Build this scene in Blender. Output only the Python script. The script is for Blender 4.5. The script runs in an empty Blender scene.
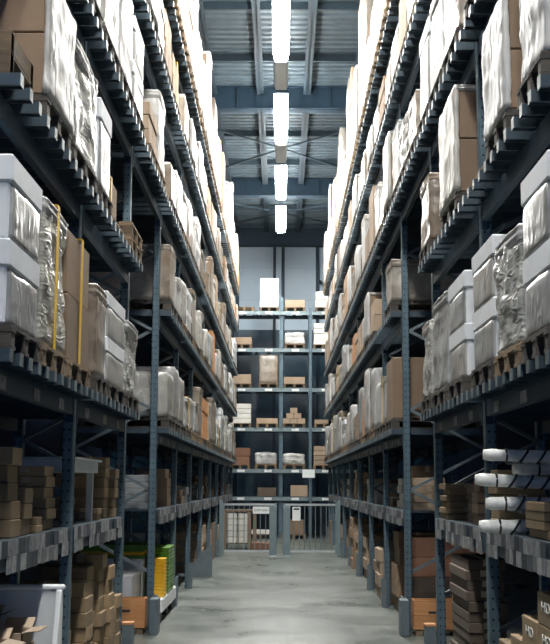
import bpy, bmesh, math, random
from mathutils import Vector, Matrix, noise
from math import sin, cos, pi, radians
random.seed(7)
S = bpy.context.scene
COL = S.collection
# ------------------------------------------------------------------ helpers
ORD = ['zeroth','first','second','third','fourth','fifth','sixth','seventh','eighth','ninth','tenth','eleventh','twelfth','thirteenth',
       'fourteenth','fifteenth','sixteenth','seventeenth','eighteenth','nineteenth','twentieth','twenty-first','twenty-second','twenty-third',
       'twenty-fourth','twenty-fifth','twenty-sixth','twenty-seventh','twenty-eighth','twenty-ninth','thirtieth']

class MB:
    """collects boxes, bars and tubes into one mesh"""
    def __init__(s): s.v = []; s.f = []; s.m = []
    def add(s, vs, fs, mi=0):
        o = len(s.v); s.v += [tuple(v) for v in vs]; s.f += [tuple(i+o for i in f) for f in fs]; s.m += [mi]*len(fs)
    def box(s, x0, x1, y0, y1, z0, z1, mi=0):
        s.add([(x0,y0,z0),(x1,y0,z0),(x1,y1,z0),(x0,y1,z0),(x0,y0,z1),(x1,y0,z1),(x1,y1,z1),(x0,y1,z1)],
              [(0,3,2,1),(4,5,6,7),(0,1,5,4),(1,2,6,5),(2,3,7,6),(3,0,4,7)], mi)
    def bar(s, a, b, w, h, up=(0,0,1), mi=0):
        a = Vector(a); b = Vector(b); d = (b-a).normalized(); u = Vector(up)
        if abs(d.dot(u)) > .98: u = Vector((0,1,0))
        r = d.cross(u).normalized()*w/2; u = r.cross(d).normalized()*h/2
        vs = [p+q for p in (a, b) for q in (-r-u, r-u, r+u, -r+u)]
        s.add(vs, [(0,3,2,1),(4,5,6,7),(0,1,5,4),(1,2,6,5),(2,3,7,6),(3,0,4,7)], mi)
    def tube(s, pts, rad, n=10, mi=0, caps=True):
        rings = []; rads = rad if isinstance(rad, (list, tuple)) else [rad]*len(pts)
        P = [Vector(p) for p in pts]
        for i, p in enumerate(P):
            d = (P[min(i+1, len(P)-1)]-P[max(i-1, 0)]).normalized()
            u = Vector((0,0,1)) if abs(d.z) < .9 else Vector((0,1,0))
            r = d.cross(u).normalized(); u = r.cross(d)
            rings.append([p+(r*cos(2*pi*k/n)+u*sin(2*pi*k/n))*rads[i] for k in range(n)])
        vs = [v for r in rings for v in r]; fs = []
        for i in range(len(P)-1):
            for k in range(n):
                a = i*n+k; b = i*n+(k+1) % n; fs.append((a, b, b+n, a+n))
        if caps: fs.append(tuple(range(n-1, -1, -1))); fs.append(tuple(range((len(P)-1)*n, len(P)*n)))
        s.add(vs, fs, mi)
    def mesh(s, name, mats, smooth=False):
        me = bpy.data.meshes.new(name); me.from_pydata(s.v, [], s.f)
        for m in (mats if isinstance(mats, (list, tuple)) else [mats]): me.materials.append(m)
        for p, i in zip(me.polygons, s.m): p.material_index = i; p.use_smooth = smooth
        me.update(); return me

def bevel(me, w, seg=1):
    bm = bmesh.new(); bm.from_mesh(me)
    bmesh.ops.bevel(bm, geom=list(bm.edges), offset=w, segments=seg, affect='EDGES', profile=.6, clamp_overlap=True)
    bm.to_mesh(me); bm.free(); return me

def obj(name, me, parent=None, loc=(0,0,0), rz=0):
    o = bpy.data.objects.new(name, me); COL.objects.link(o); o.location = loc; o.rotation_euler = (0,0,rz)
    if parent: o.parent = parent
    return o
LABELS = {}
def tag(o, label, cat, group=None):
    n = len(label.replace(',', ' ').split())
    if n < 4 or n > 16: print('LABEL LENGTH', n, label)
    if label in LABELS and LABELS[label] != group or (label in LABELS and not group): print('DUP LABEL', label)
    LABELS[label] = group
    o['label'] = label; o['category'] = cat
    if group: o['group'] = group
    return o
def thing(name, label, cat, loc=(0,0,0), rz=0, group=None):
    return tag(obj(name, None, None, loc, rz), label, cat, group)
def struct(name, me, loc=(0,0,0)):
    o = obj(name, me, None, loc); o['kind'] = 'structure'; return o
def copy_tree(o, parent=None):
    c = o.copy(); COL.objects.link(c)
    if parent: c.parent = parent
    for ch in list(o.children): copy_tree(ch, c)
    return c

# ------------------------------------------------------------------ materials
class N:
    def __init__(s, name):
        s.mat = bpy.data.materials.new(name); s.mat.use_nodes = True
        s.t = s.mat.node_tree; s.t.nodes.clear()
        s.out = s.t.nodes.new('ShaderNodeOutputMaterial')
    def n(s, typ, **kw):
        nd = s.t.nodes.new(typ)
        for k, v in kw.items():
            if k.startswith('i_'):
                nd.inputs[k[2:].replace('_', ' ')].default_value = v
            else: setattr(nd, k, v)
        return nd
    def l(s, a, b): s.t.links.new(a, b)
    def bsdf(s, col, rough=.6, metal=0., spec=.5):
        b = s.n('ShaderNodeBsdfPrincipled'); b.inputs['Base Color'].default_value = (*col, 1)
        b.inputs['Roughness'].default_value = rough; b.inputs['Metallic'].default_value = metal
        b.inputs['Specular IOR Level'].default_value = spec
        s.l(b.outputs[0], s.out.inputs[0]); s.b = b; return b
    def coord(s, kind='Object', scale=(1,1,1), rot=(0,0,0)):
        tc = s.n('ShaderNodeTexCoord'); mp = s.n('ShaderNodeMapping')
        mp.inputs['Scale'].default_value = scale; mp.inputs['Rotation'].default_value = rot
        if kind == 'World':
            g = s.n('ShaderNodeNewGeometry'); s.l(g.outputs['Position'], mp.inputs[0])
        else: s.l(tc.outputs[kind], mp.inputs[0])
        return mp.outputs[0]
    def noise(s, vec, scale=5, detail=3, rough=.5, dist=0.):
        n = s.n('ShaderNodeTexNoise'); n.inputs['Scale'].default_value = scale; n.inputs['Detail'].default_value = detail
        n.inputs['Roughness'].default_value = rough; n.inputs['Distortion'].default_value = dist
        if vec is not None: s.l(vec, n.inputs['Vector'])
        return n.outputs['Fac']
    def ramp(s, fac, stops, interp='LINEAR'):
        r = s.n('ShaderNodeValToRGB'); r.color_ramp.interpolation = interp
        e = r.color_ramp.elements
        while len(e) < len(stops): e.new(.5)
        for i, (p, c) in enumerate(stops):
            e[i].position = p; e[i].color = (*c, 1) if len(c) == 3 else c
        s.l(fac, r.inputs[0]); return r.outputs[0]
    def mix(s, a, b, fac, mode='MIX'):
        m = s.n('ShaderNodeMix', data_type='RGBA', blend_type=mode)
        for v, i in ((fac, 0), (a, 6), (b, 7)):
            if isinstance(v, (int, float)): m.inputs[i].default_value = v
            elif isinstance(v, tuple): m.inputs[i].default_value = (*v, 1)
            else: s.l(v, m.inputs[i])
        return m.outputs[2]
    def bump(s, h, strength=.3, dist=.02):
        b = s.n('ShaderNodeBump'); b.inputs['Strength'].default_value = strength; b.inputs['Distance'].default_value = dist
        s.l(h, b.inputs['Height']); s.l(b.outputs[0], s.b.inputs['Normal']); return b
    def rand(s):
        return s.n('ShaderNodeObjectInfo').outputs['Random']

M = {}
def mat_plain(name, col, rough=.6, metal=0., spec=.5, var=.12, nscale=6, bump=0., rnd=0.):
    m = N(name); m.bsdf(col, rough, metal, spec)
    v = m.coord('Object'); f = m.noise(v, nscale, 4, .6)
    c = m.ramp(f, [(.3, tuple(x*(1-var) for x in col)), (.7, tuple(min(1, x*(1+var)) for x in col))])
    if rnd:
        k = m.ramp(m.rand(), [(0, (1-rnd,)*3), (1, (1+rnd*.4, 1+rnd*.3, 1+rnd*.2))])
        c = m.mix(c, k, 1., 'MULTIPLY')
    m.l(c, m.b.inputs['Base Color'])
    if bump: m.bump(f, bump)
    M[name] = m.mat; return m.mat

def mat_film(name, ca, cb, rough=.28, stretch=(1.0, 1.0, 1.0), strength=.9, scale=9, rot=(.6, .5, .3), under=None):
    """crinkled stretch film drawn over goods: streaky opacity, strong wrinkle relief, crease glints and shade painted in"""
    m = N(name); m.bsdf(ca, rough, 0, .7)
    oi = m.n('ShaderNodeObjectInfo')
    tc = m.n('ShaderNodeTexCoord'); add = m.n('ShaderNodeVectorMath', operation='ADD')
    sc = m.n('ShaderNodeVectorMath', operation='SCALE'); sc.inputs['Scale'].default_value = 37.
    comb = m.n('ShaderNodeCombineXYZ')
    for i in range(3): m.l(oi.outputs['Random'], comb.inputs[i])
    m.l(comb.outputs[0], sc.inputs[0]); m.l(tc.outputs['Object'], add.inputs[0]); m.l(sc.outputs[0], add.inputs[1])
    mp = m.n('ShaderNodeMapping'); mp.inputs['Scale'].default_value = stretch; mp.inputs['Rotation'].default_value = rot
    m.l(add.outputs[0], mp.inputs[0]); v = mp.outputs[0]
    big = m.noise(v, 2.2, 3, .55, .6)
    wr = m.n('ShaderNodeTexNoise', noise_type='RIDGED_MULTIFRACTAL')
    wr.inputs['Scale'].default_value = scale; wr.inputs['Detail'].default_value = 5; wr.inputs['Distortion'].default_value = .8
    m.l(v, wr.inputs['Vector'])
    c = m.ramp(big, [(.32, cb), (.62, ca)])
    if under:
        u = m.noise(v, 1.1, 2, .5)
        c = m.mix(c, under, m.ramp(u, [(.42, (0,0,0)), (.58, (.75,.75,.75))]))
    tint = m.ramp(m.rand(), [(0, (.80,.80,.80)), (.5, (1,1,1)), (1, (1.0,.95,.87))])
    c = m.mix(c, tint, 1., 'MULTIPLY')
    m.l(c, m.b.inputs['Base Color'])
    mixh = m.mix(wr.outputs[0], big, .3)
    m.bump(mixh, strength, .03)
    crease_light = m.ramp(wr.outputs[0], [(.3, (.72,.72,.72)), (.5, (1,1,1)), (.9, (1.12,1.12,1.12))])  # highlights and shade of the creases put into the film colour
    m.l(m.mix(c, crease_light, 1., 'MULTIPLY'), m.b.inputs['Base Color'])
    M[name] = m.mat; return m.mat

mat_film('film_white', (.80,.80,.78), (.50,.51,.51), stretch=(1.3,1.3,.6), strength=.6, scale=7, rough=.42)
mat_film('film_crinkle', (.72,.73,.69), (.40,.41,.385), stretch=(1.6,1.6,6), strength=.6, rot=(.5,.3,.1), rough=.25, scale=4)
mat_film('film_grey', (.60,.61,.60), (.36,.37,.37), stretch=(1.3,1.3,.8), strength=.6, scale=7)
mat_film('film_over_brown', (.55,.51,.45), (.31,.27,.22), stretch=(1.2,1.2,.9), strength=.7, scale=7, under=(.27,.19,.12))
mat_plain('carton_white', (.80,.83,.86), .55, var=.05, rnd=.1)
mat_plain('carton_offwhite', (.66,.66,.62), .6, var=.08, rnd=.15)
mat_plain('carton_grey', (.30,.32,.33), .6, var=.1, rnd=.15)
mat_plain('carton_brown', (.25,.175,.115), .75, var=.1, rnd=.25, nscale=3)
mat_plain('carton_tan', (.38,.29,.205), .75, var=.1, rnd=.25, nscale=3)
mat_plain('carton_kraft', (.31,.225,.13), .75, var=.1, rnd=.3, nscale=3)
mat_plain('carton_dark', (.11,.082,.062), .75, var=.12, rnd=.2, nscale=3)
mat_plain('carton_red', (.23,.115,.07), .75, var=.12, rnd=.2, nscale=3)
mat_plain('tape', (.50,.40,.27), .3, var=.04)
mat_plain('yellow_strap', (.80,.50,.03), .45, var=.05)
mat_plain('green_plastic', (.10,.26,.03), .4, var=.08, rnd=.2)
mat_plain('yellow_plastic', (.85,.50,.02), .4, var=.05)
mat_plain('white_plastic', (.75,.78,.78), .35, var=.04)
mat_plain('steel_bar', (.062,.092,.115), .42, .4, var=.12, rnd=.15)
mat_plain('bar_end', (.20,.255,.275), .4, .4, var=.15, rnd=.5)
mat_plain('beam_blue', (.028,.055,.082), .5, .3, var=.2, nscale=9)
mat_plain('gate_steel', (.19,.25,.27), .45, .4, var=.1)
mat_plain('bright_steel', (.58,.62,.63), .35, .7, var=.08)
mat_plain('guard_grey', (.13,.165,.185), .5, .2, var=.15)
mat_plain('black_plastic', (.015,.018,.022), .45)
mat_plain('price_paper', (.26,.28,.30), .5, var=.5, nscale=22, rnd=.5)
mat_plain('price_dark', (.055,.07,.09), .5, var=.3, nscale=14, rnd=.4)
mat_plain('sign_white', (.78,.82,.82), .5, var=.03)
mat_plain('girder_blue', (.022,.050,.080), .55, .2, var=.12)
mat_plain('purlin_steel', (.05,.078,.10), .5, .3, var=.12)
mat_plain('deck_steel', (.12,.165,.195), .5, .35, var=.16, nscale=3)
mat_plain('rug_white', (.72,.73,.70), .35, var=.12, nscale=18, bump=.5)
mat_plain('navy_panel', (.010,.028,.075), .8, var=.1)
mat_plain('wall_shade_dark', (.030,.080,.125), .32, var=.2, nscale=2)  # dark tone standing in for shade on the lower end wall
mat_plain('print_white', (.70,.70,.66), .7)
mat_plain('ink', (.03,.03,.035), .7)

def wood(name, ca, cb, rnd=.25):
    m = N(name); m.bsdf(ca, .75)
    v = m.coord('Object', (1,1,12)); f = m.noise(v, 4, 4, .6, .8)
    v2 = m.coord('Object'); k = m.n('ShaderNodeTexVoronoi'); k.inputs['Scale'].default_value = 5; m.l(v2, k.inputs['Vector'])
    c = m.ramp(f, [(.3, cb), (.65, ca)])
    c = m.mix(c, tuple(x*.35 for x in cb), m.ramp(k.outputs['Distance'], [(.03, (.9,.9,.9)), (.09, (0,0,0))]))
    c = m.mix(c, m.ramp(m.rand(), [(0, (1-rnd,)*3), (1, (1.1,1.08,1.02))]), 1., 'MULTIPLY')
    m.l(c, m.b.inputs['Base Color']); m.bump(f, .2); M[name] = m.mat
wood('pallet_wood', (.27,.195,.12), (.14,.10,.062), .5)
wood('pallet_aged', (.10,.085,.07), (.045,.045,.045), .5)
wood('crate_wood', (.55,.27,.115), (.43,.19,.075), .06)

def perforated():
    m = N('post_steel'); col = (.10,.155,.19); m.bsdf(col, .45, .35)
    v = m.coord('Object')
    sx = m.n('ShaderNodeSeparateXYZ'); m.l(v, sx.inputs[0])
    def math_(op, a, b=None):
        q = m.n('ShaderNodeMath', operation=op)
        for i, x in enumerate((a, b)):
            if x is None: continue
            if isinstance(x, (int, float)): q.inputs[i].default_value = x
            else: m.l(x, q.inputs[i])
        return q.outputs[0]
    # vertical row of holes every 7.5 cm on the two faces seen
    zc = math_('ABSOLUTE', math_('SUBTRACT', math_('FRACT', math_('MULTIPLY', sx.outputs[2], 13.33)), .5))
    zz = math_('MULTIPLY', zc, 1/13.33)
    g = m.n('ShaderNodeTexCoord'); sn = m.n('ShaderNodeSeparateXYZ'); m.l(g.outputs['Normal'], sn.inputs[0])
    ny = math_('ABSOLUTE', sn.outputs[1]); isy = math_('GREATER_THAN', ny, .5)
    ux = math_('ABSOLUTE', math_('SUBTRACT', math_('ABSOLUTE', math_('ADD', sx.outputs[0], .05)), .022))
    uy = math_('ABSOLUTE', math_('SUBTRACT', math_('ABSOLUTE', sx.outputs[1]), .022))
    mu = m.n('ShaderNodeMix', data_type='FLOAT'); m.l(isy, mu.inputs[0]); m.l(uy, mu.inputs[2]); m.l(ux, mu.inputs[3])
    r = math_('SQRT', math_('ADD', math_('POWER', mu.outputs[0], 2.), math_('POWER', zz, 2.)))
    hole = math_('LESS_THAN', r, .0085)
    n_ = m.noise(v, 8, 4, .6)
    c = m.ramp(n_, [(.3, tuple(x*.8 for x in col)), (.7, tuple(x*1.2 for x in col))])
    m.l(m.mix(c, (.01,.015,.025), hole), m.b.inputs['Base Color']); M['post_steel'] = m.mat
perforated()

def concrete():
    m = N('concrete'); m.bsdf((.3,.33,.31), .3)
    v = m.coord('World'); a = m.noise(v, .55, 5, .6, .4)
    vs = m.coord('World', (.9, .8, 1)); b = m.noise(vs, .9, 6, .6, .2)
    f = m.mix(a, b, .5)
    c = m.ramp(f, [(.34, (.080,.095,.083)), (.5, (.112,.128,.113)), (.66, (.150,.165,.146))])
    fine = m.noise(v, 45, 2, .6)
    c = m.mix(c, m.ramp(fine, [(.35, (.88,.88,.88)), (.65, (1.05,1.05,1.05))]), 1., 'MULTIPLY')
    m.l(c, m.b.inputs['Base Color'])
    m.l(m.ramp(b, [(.35, (.26,)*3), (.7, (.46,)*3)]), m.b.inputs['Roughness'])
    m.bump(m.noise(v, 3, 5, .6), .12, .01)
    M['concrete'] = m.mat
concrete()

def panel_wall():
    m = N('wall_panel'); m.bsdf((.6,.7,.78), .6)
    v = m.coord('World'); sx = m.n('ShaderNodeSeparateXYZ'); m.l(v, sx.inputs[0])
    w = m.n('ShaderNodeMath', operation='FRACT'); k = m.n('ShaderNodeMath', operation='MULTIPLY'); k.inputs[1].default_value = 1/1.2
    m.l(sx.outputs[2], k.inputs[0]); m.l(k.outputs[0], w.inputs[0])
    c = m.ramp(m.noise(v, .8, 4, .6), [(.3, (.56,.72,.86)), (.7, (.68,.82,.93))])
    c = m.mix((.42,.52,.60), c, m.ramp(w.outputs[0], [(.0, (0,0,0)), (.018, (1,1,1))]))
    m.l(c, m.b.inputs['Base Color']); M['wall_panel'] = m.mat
panel_wall()

def emit(name, col, strength):
    m = N(name); e = m.n('ShaderNodeEmission'); e.inputs[0].default_value = (*col, 1); e.inputs[1].default_value = strength
    m.l(e.outputs[0], m.out.inputs[0]); M[name] = m.mat
LAMP = 62.
emit('lamp_glow', (1.0, .985, .95), LAMP)
m = N('diffuser_off'); m.bsdf((.30,.33,.34), .4); M['diffuser_off'] = m.mat

# ------------------------------------------------------------------ setting
XL, XR = -1.53, 1.505
WY = 40.8; ZD = 11.05; HW = 6.2; Y0 = -6.
def sb(x0,x1,y0,y1,z0,z1, mat, name):
    b = MB(); b.box(x0,x1,y0,y1,z0,z1); return struct(name, b.mesh(name, M[mat]))
sb(-HW, HW, Y0, WY, -.2, 0, 'concrete', 'floor')
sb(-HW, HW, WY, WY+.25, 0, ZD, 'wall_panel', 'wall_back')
sb(-HW, HW, WY-.03, WY-.002, 0, 7.3, 'wall_shade_dark', 'wall_back_shade_sheet')  # added dark sheet: paints the shade behind the end rack
sb(-HW-.2, -HW, Y0, WY, 0, ZD, 'navy_panel', 'wall_left')
sb(HW, HW+.2, Y0, WY, 0, ZD, 'navy_panel', 'wall_right')
# corrugated roof deck: trapezoid ribs running across the aisle
b = MB(); per = .26; y = Y0; prof = []
while y < WY:
    prof += [(y, ZD), (y+.13, ZD), (y+.16, ZD+.07), (y+.23, ZD+.07)]; y += per
prof = [(min(a, WY), z) for a, z in prof]
vs = [(x, a, z) for a, z in prof for x in (-HW, HW)]
fs = [(2*i, 2*i+1, 2*i+3, 2*i+2) for i in range(len(prof)-1)]
b.add(vs, fs); b.box(-HW, HW, Y0, WY, ZD+.09, ZD+.2)
struct('ceiling', b.mesh('ceiling', M['deck_steel']))
# big cross girders (I section)
def girder(y, zb, name='roof_girder'):
    b = MB(); b.box(-HW, HW, y, y+.32, zb, zb+.035); b.box(-HW, HW, y+.05, y+.10, zb, ZD)
    b.box(-HW, HW, y, y+.32, ZD-.03, ZD)
    for k in range(-5, 6): b.box(k*1.1-.01+.03, k*1.1+.01+.03, y+.01, y+.05, zb+.03, ZD)
    return b.mesh(name, M['girder_blue'])
for i, (gy, zb) in enumerate(((1.3,10.5),(9.4,10.5),(17.5,10.5),(25.6,10.5),(33.7,10.5),(40.3,10.35))):
    o = obj('roof_girder', girder(gy, zb))
    names = ['above the camera','over the near racks','next behind the nearest hidden one','nearest in view across the roof','second in view, farther along the roof','tight against the end wall']
    o['kind'] = 'structure'; o.name = 'trim_%d' % (i+1)
# purlins along the aisle, cross pieces between them, bracing rods
ti = 7
for k in range(-5, 6):
    x = (k+.5)*1.1+.03
    if abs(x) > HW-.1: continue
    b = MB(); b.box(x-.085, x+.085, Y0, WY-.3, ZD-.20, ZD-.185); b.box(x-.01, x+.01, Y0, WY-.3, ZD-.2, ZD-.005)
    struct('trim_%d' % ti, b.mesh('purlin', M['purlin_steel'])); ti += 1
yy = 2.
while yy < 40:
    b = MB(); b.box(-HW, HW, yy-.03, yy+.03, ZD-.17, ZD-.01)
    struct('trim_%d' % ti, b.mesh('cross_strut', M['purlin_steel'])); ti += 1; yy += 2.7
for xs in (-1, 1):
    b = MB(); b.bar((xs*2.75, 17.9, ZD-.3), (xs*1.8, 25.55, ZD-.3), .05, .05)
    struct('trim_%d' % ti, b.mesh('roof_brace', M['purlin_steel'])); ti += 1
for ga in (1.3, 9.4, 25.6, 33.7):
    gb = ga+8.1 if ga < 33 else 40.3
    for (xa, xb) in ((-3.8, .0), (3.8, 0.)):
        b = MB(); b.bar((xa, ga+.3, ZD-.30), (xb, (ga+gb)/2, ZD-.30), .045, .045); b.bar((xb, (ga+gb)/2, ZD-.30), (-xa*.98, gb-.05, ZD-.32 if xa < 0 else ZD-.36), .045, .045)
        struct('trim_%d' % ti, b.mesh('roof_brace', M['purlin_steel'])); ti += 1
# wall columns and pipes
for x, w in ((-.26, .10), (.05, .12), (1.31, .12), (-1.6, .1), (2.6, .12)):
    b = MB(); b.box(x-w/2, x+w/2, WY-.16, WY-.032, 0, 10.35)
    struct('trim_%d' % ti, b.mesh('wall_column', M['girder_blue'])); ti += 1
# small wall brackets seen high on the columns
for x, nm in ((-.45, 'small dark lamp bracket on the left wall column'), (1.42, 'small dark lamp bracket on the right wall column')):
    t = thing('wall_bracket', nm, 'bracket', (x, WY-.16, 9.05))
    b = MB(); b.tube([(0,-.16,-.05),(0,-.05,.02),(0,.1,.02)], .05, 8); obj('lamp_head', b.mesh('lamp_head', M['black_plastic'], True), t)
    b = MB(); b.box(-.02,.16 if x < 0 else .02,.08,.14,-.02,.06); obj('bracket_arm', b.mesh('bracket_arm', M['black_plastic']), t)

# ------------------------------------------------------------------ ceiling light line
def fixture(lit):
    t = obj('strip_light', None)
    b = MB(); b.add([(-.125,-.8,.001),(.125,-.8,.001),(.05,-.8,.09),(-.05,-.8,.09),(-.125,.8,.001),(.125,.8,.001),(.05,.8,.09),(-.05,.8,.09)],
                    [(0,1,2,3),(5,4,7,6),(1,5,6,2),(4,0,3,7),(3,2,6,7)])
    obj('housing', b.mesh('housing', M['purlin_steel']), t)
    b = MB(); b.add([(-.15,-.78,.0),(.15,-.78,.0),(.11,-.78,-.09),(-.11,-.78,-.09),(-.15,.78,.0),(.15,.78,.0),(.11,.78,-.09),(-.11,.78,-.09)],
                    [(1,0,3,2),(4,5,6,7),(5,1,2,6),(0,4,7,3),(2,3,7,6),(0,1,5,4)])
    obj('diffuser', b.mesh('diffuser', M['lamp_glow' if lit else 'diffuser_off']), t)
    for s in (-.55, .55):
        b = MB(); b.bar((0,s,.08),(0,s,ZD-10.0-.01),.012,.012); obj('suspension_rod', b.mesh('suspension_rod', M['purlin_steel']), t)
    return t
LZ = 10.0
ons = []
base = 33.0+.8
starts = [33.0, 28.65, 23.15, 17.7, 12.3, 6.9, 1.5, -3.9]
on_p = off_p = None; n = 0
for s0 in starts:
    for j, lit in enumerate((True, True, False)):
        yc = s0+.82+j*1.65
        if s0 == 33.0 and j == 2: continue
        if s0 == 28.65 and j == 2: continue
        if lit:
            o = fixture(True) if on_p is None else copy_tree(on_p)
            on_p = on_p or o
        else:
            o = fixture(False) if off_p is None else copy_tree(off_p)
            off_p = off_p or o; yc += .1
        o.location = (-.03, yc, LZ); n += 1
        k = starts.index(s0)+1
        if lit: tag(o, 'glowing strip light, %s of the %s bright pair counted from the end wall' % (('near' if j == 0 else 'far')+' one', ORD[k]), 'ceiling light', 'strip lights over the aisle')
        else: tag(o, 'unlit grey strip light between the %s and %s bright pairs from the end wall' % (ORD[k-1], ORD[k]), 'ceiling light', 'strip lights over the aisle')

# ------------------------------------------------------------------ racks
EDGES = [5.65, 8.4, 11.15, 13.95, 16.7, 19.45, 22.2, 24.95, 27.7, 30.45, 33.2, 35.95]
LV = {2: 2.43, 3: 3.90, 4: 5.20, 5: 6.62, 6: 7.80}
SIDES = (('left', XL, 0.), ('right', XR, pi))
DEP = 1.1
frame_names = ['nearest the camera','second from the camera','just before the walkway','just past the walkway']+['%s past the walkway' % ORD[i] for i in range(2, 10)]
def post_mesh():
    b = MB(); b.box(-.08, 0, -.05, .05, 0.012, 8.05)
    me = b.mesh('post', M['post_steel']); return bevel(me, .008)
PM = post_mesh()
b = MB(); b.box(-.14,.03,-.08,.08,0,.012); BPM = b.mesh('base_plate', M['guard_grey'])
def frame(guard=True):
    t = obj('upright_frame', None)
    for nm, x in (('front_post', 0), ('rear_post', -DEP+.1)):
        p = obj(nm, PM, t, (x,0,0)); obj('base_plate', BPM, p)
    z = .70; k = 0
    while z < 7.8:
        for (a, c) in (((-.08, z), (-DEP+.08, z+.49)), ((-DEP+.08, z+.49), (-.08, z+.98))):
            if c[1] > 7.95: continue
            b = MB(); yo = .018 if k % 2 else -.018
            b.bar((a[0],yo,a[1]),(c[0],yo,c[1]),.035,.045,(0,1,0)); obj('brace', b.mesh('brace', M['guard_grey']), t); k += 1
        z += .98
    b = MB(); b.bar((-.08,0,.22),(-DEP+.08,0,.22),.03,.045); obj('brace', b.mesh('brace', M['guard_grey']), t)
    return t
fr = None
b = MB()
b.box(0,.012,-.07,.07,.0,.41); b.box(-.06,.012,-.08,-.07,0,.41); b.box(-.06,.012,.07,.08,0,.41)
GM = b.mesh('post_guard', M['guard_grey'])
for sn, X, rz in SIDES:
    for i, y in enumerate(EDGES):
        o = frame() if fr is None else copy_tree(fr)
        fr = fr or o
        o.location = (X, y, 0); o.rotation_euler.z = rz
        tag(o, 'perforated blue-grey upright frame of the %s rack, %s' % (sn, frame_names[i]), 'rack frame', 'rack upright frames')
        if i >= 3:
            g = obj('post_guard', GM, None, (X+(.032 if sn == 'left' else -.032), y, 0), rz)
            tag(g, 'low grey steel guard at the foot of the %s upright, %s' % (sn, frame_names[i]), 'post guard', 'rack foot guards')

# beams and support bars
b = MB(); b.box(-1.07, .14, -.035, .035, .025, .08); b.box(-1.07,.14,-.035,-.03,.012,.025); b.box(-1.07,.14,.03,.035,.012,.025); b.box(.1405,.1445,-.037,.037,.012,.082,1)
BAR = b.mesh('support_bar', [M['steel_bar'], M['bar_end']])
def shelf_bars(L, labels=True, nb=9, merged=False):
    """one bay of pallet level: two beams, bars across them; local z=0 is the top of the bars"""
    t = obj('rack_shelf', None); h = L/2-.052
    for nm, x in (('front_beam', 0.), ('rear_beam', -DEP+.06)):
        b = MB(); b.box(x-.05, x, -h, h, -.185, -.056); b.box(x-.052,x+.004,-h,-h+.05,-.24,-.058); b.box(x-.052,x+.004,h-.05,h,-.24,-.058)
        obj(nm, b.mesh(nm, M['beam_blue']), t)
    mm = MB()
    for k in range(nb):
        y = -h+.06+(2*h-.12)*k/(nb-1)
        if merged:
            mm.box(-1.07, .14, y-.035, y+.035, -.055, 0); mm.box(.1405,.1445,y-.037,y+.037,-.07,.002,1)
        else: obj('support_bar', BAR, t, (0, y, -.08))
    if merged: obj('support_bars', mm.mesh('support_bars', [M['steel_bar'], M['bar_end']]), t)
    if labels:
        for y in (-h*.66, 0.02, h*.62):
            b = MB(); b.box(.0, .004, y-.09, y+.09, -.175, -.10); obj('location_label', b.mesh('location_label', M['price_paper']), t)
    return t
near_p = {}; 
bay_names = ['in the bay nearest the camera','in the bay before the walkway','over the walkway']+['in the %s bay past the walkway' % ORD[i] for i in range(1, 9)]
protos = {}
for sn, X, rz in SIDES:
    for i in range(len(EDGES)-1):
        L = EDGES[i+1]-EDGES[i]
        for lv, z in LV.items():
            if i == 2 and lv < 4: continue
            mg = i > 6 and lv > 0
            key = (round(L, 2), mg, lv == 2)
            if key not in protos: protos[key] = o = shelf_bars(L, lv == 2, 12, mg)
            else: o = copy_tree(protos[key])
            o.location = (X, (EDGES[i]+EDGES[i+1])/2, z); o.rotation_euler.z = rz
            tag(o, 'blue beams with steel bars, %s rack, %s level %s' % (sn, ORD[lv], bay_names[i]), 'rack shelf', 'pallet shelf levels')
# first level: solid picking shelf with price labels
def pick_shelf(L, near):
    t = obj('picking_shelf', None); h = L/2-.052
    for nm, x in (('front_beam', 0.), ('rear_beam', -DEP+.06)):
        b = MB(); b.box(x-.05, x, -h, h, -.17, -.02); obj(nm, b.mesh(nm, M['beam_blue']), t)
    b = MB(); b.box(-1.07, .0, -h, h, -.02, 0); obj('shelf_panel', b.mesh('shelf_panel', M['steel_bar']), t)
    rows = ((-.09,-.005),(-.185,-.095))
    r = random.Random(3 if near else 5)
    for (za, zb) in rows:
        y = -h+.03
        while y < h-.1:
            w = r.uniform(.10, .17) if near else .2
            if r.random() < .93:
                b = MB(); b.box(.004, .010, y, y+w-.012, za+r.uniform(-.012,.0), zb)
                obj('price_label', b.mesh('price_label', M['price_paper' if r.random() < .62 else 'price_dark']), t)
            y += w
    return t
pp = {}
for sn, X, rz in SIDES:
    for i in range(len(EDGES)-1):
        if i == 2: continue
        k = i < 2; L = EDGES[i+1]-EDGES[i]
        if k not in pp: pp[k] = o = pick_shelf(L, k)
        else: o = copy_tree(pp[k])
        o.location = (X, (EDGES[i]+EDGES[i+1])/2, 1.43); o.rotation_euler.z = rz
        tag(o, 'low picking shelf faced with price labels, %s rack, %s' % (sn, bay_names[i]), 'rack shelf', 'low picking shelves')

# ------------------------------------------------------------------ pallets and loads
def pallet_meshes(wm):
    d = MB()
    n = 7
    for k in range(n):
        x = -1.15/2+.07+(1.15-.14)*k/(n-1); d.box(x-.062, x+.062, -.4, .4, .112, .132)
    for y in (-.35, 0, .35): d.box(-.575, .575, y-.05, y+.05, .092, .112)
    bl = MB()
    for y in (-.35, 0, .35):
        for x in (-.52, 0, .52): bl.box(x-.05, x+.05, y-.045, y+.045, .02, .092)
    bt = MB()
    for y in (-.35, 0, .35): bt.box(-.575, .575, y-.05, y+.05, 0, .02)
    a = MB()
    for q in (d, bl, bt): a.v, a.f, a.m = a.v+q.v, a.f+[tuple(i+len(a.v) for i in f) for f in q.f], a.m+q.m
    blk = MB(); blk.box(-.05,.05,-.045,.045,.02,.092)
    return d.mesh('deck', M[wm]), blk.mesh('block', M[wm]), bt.mesh('bottom_board', M[wm]), a.mesh('pallet', M[wm])
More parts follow.
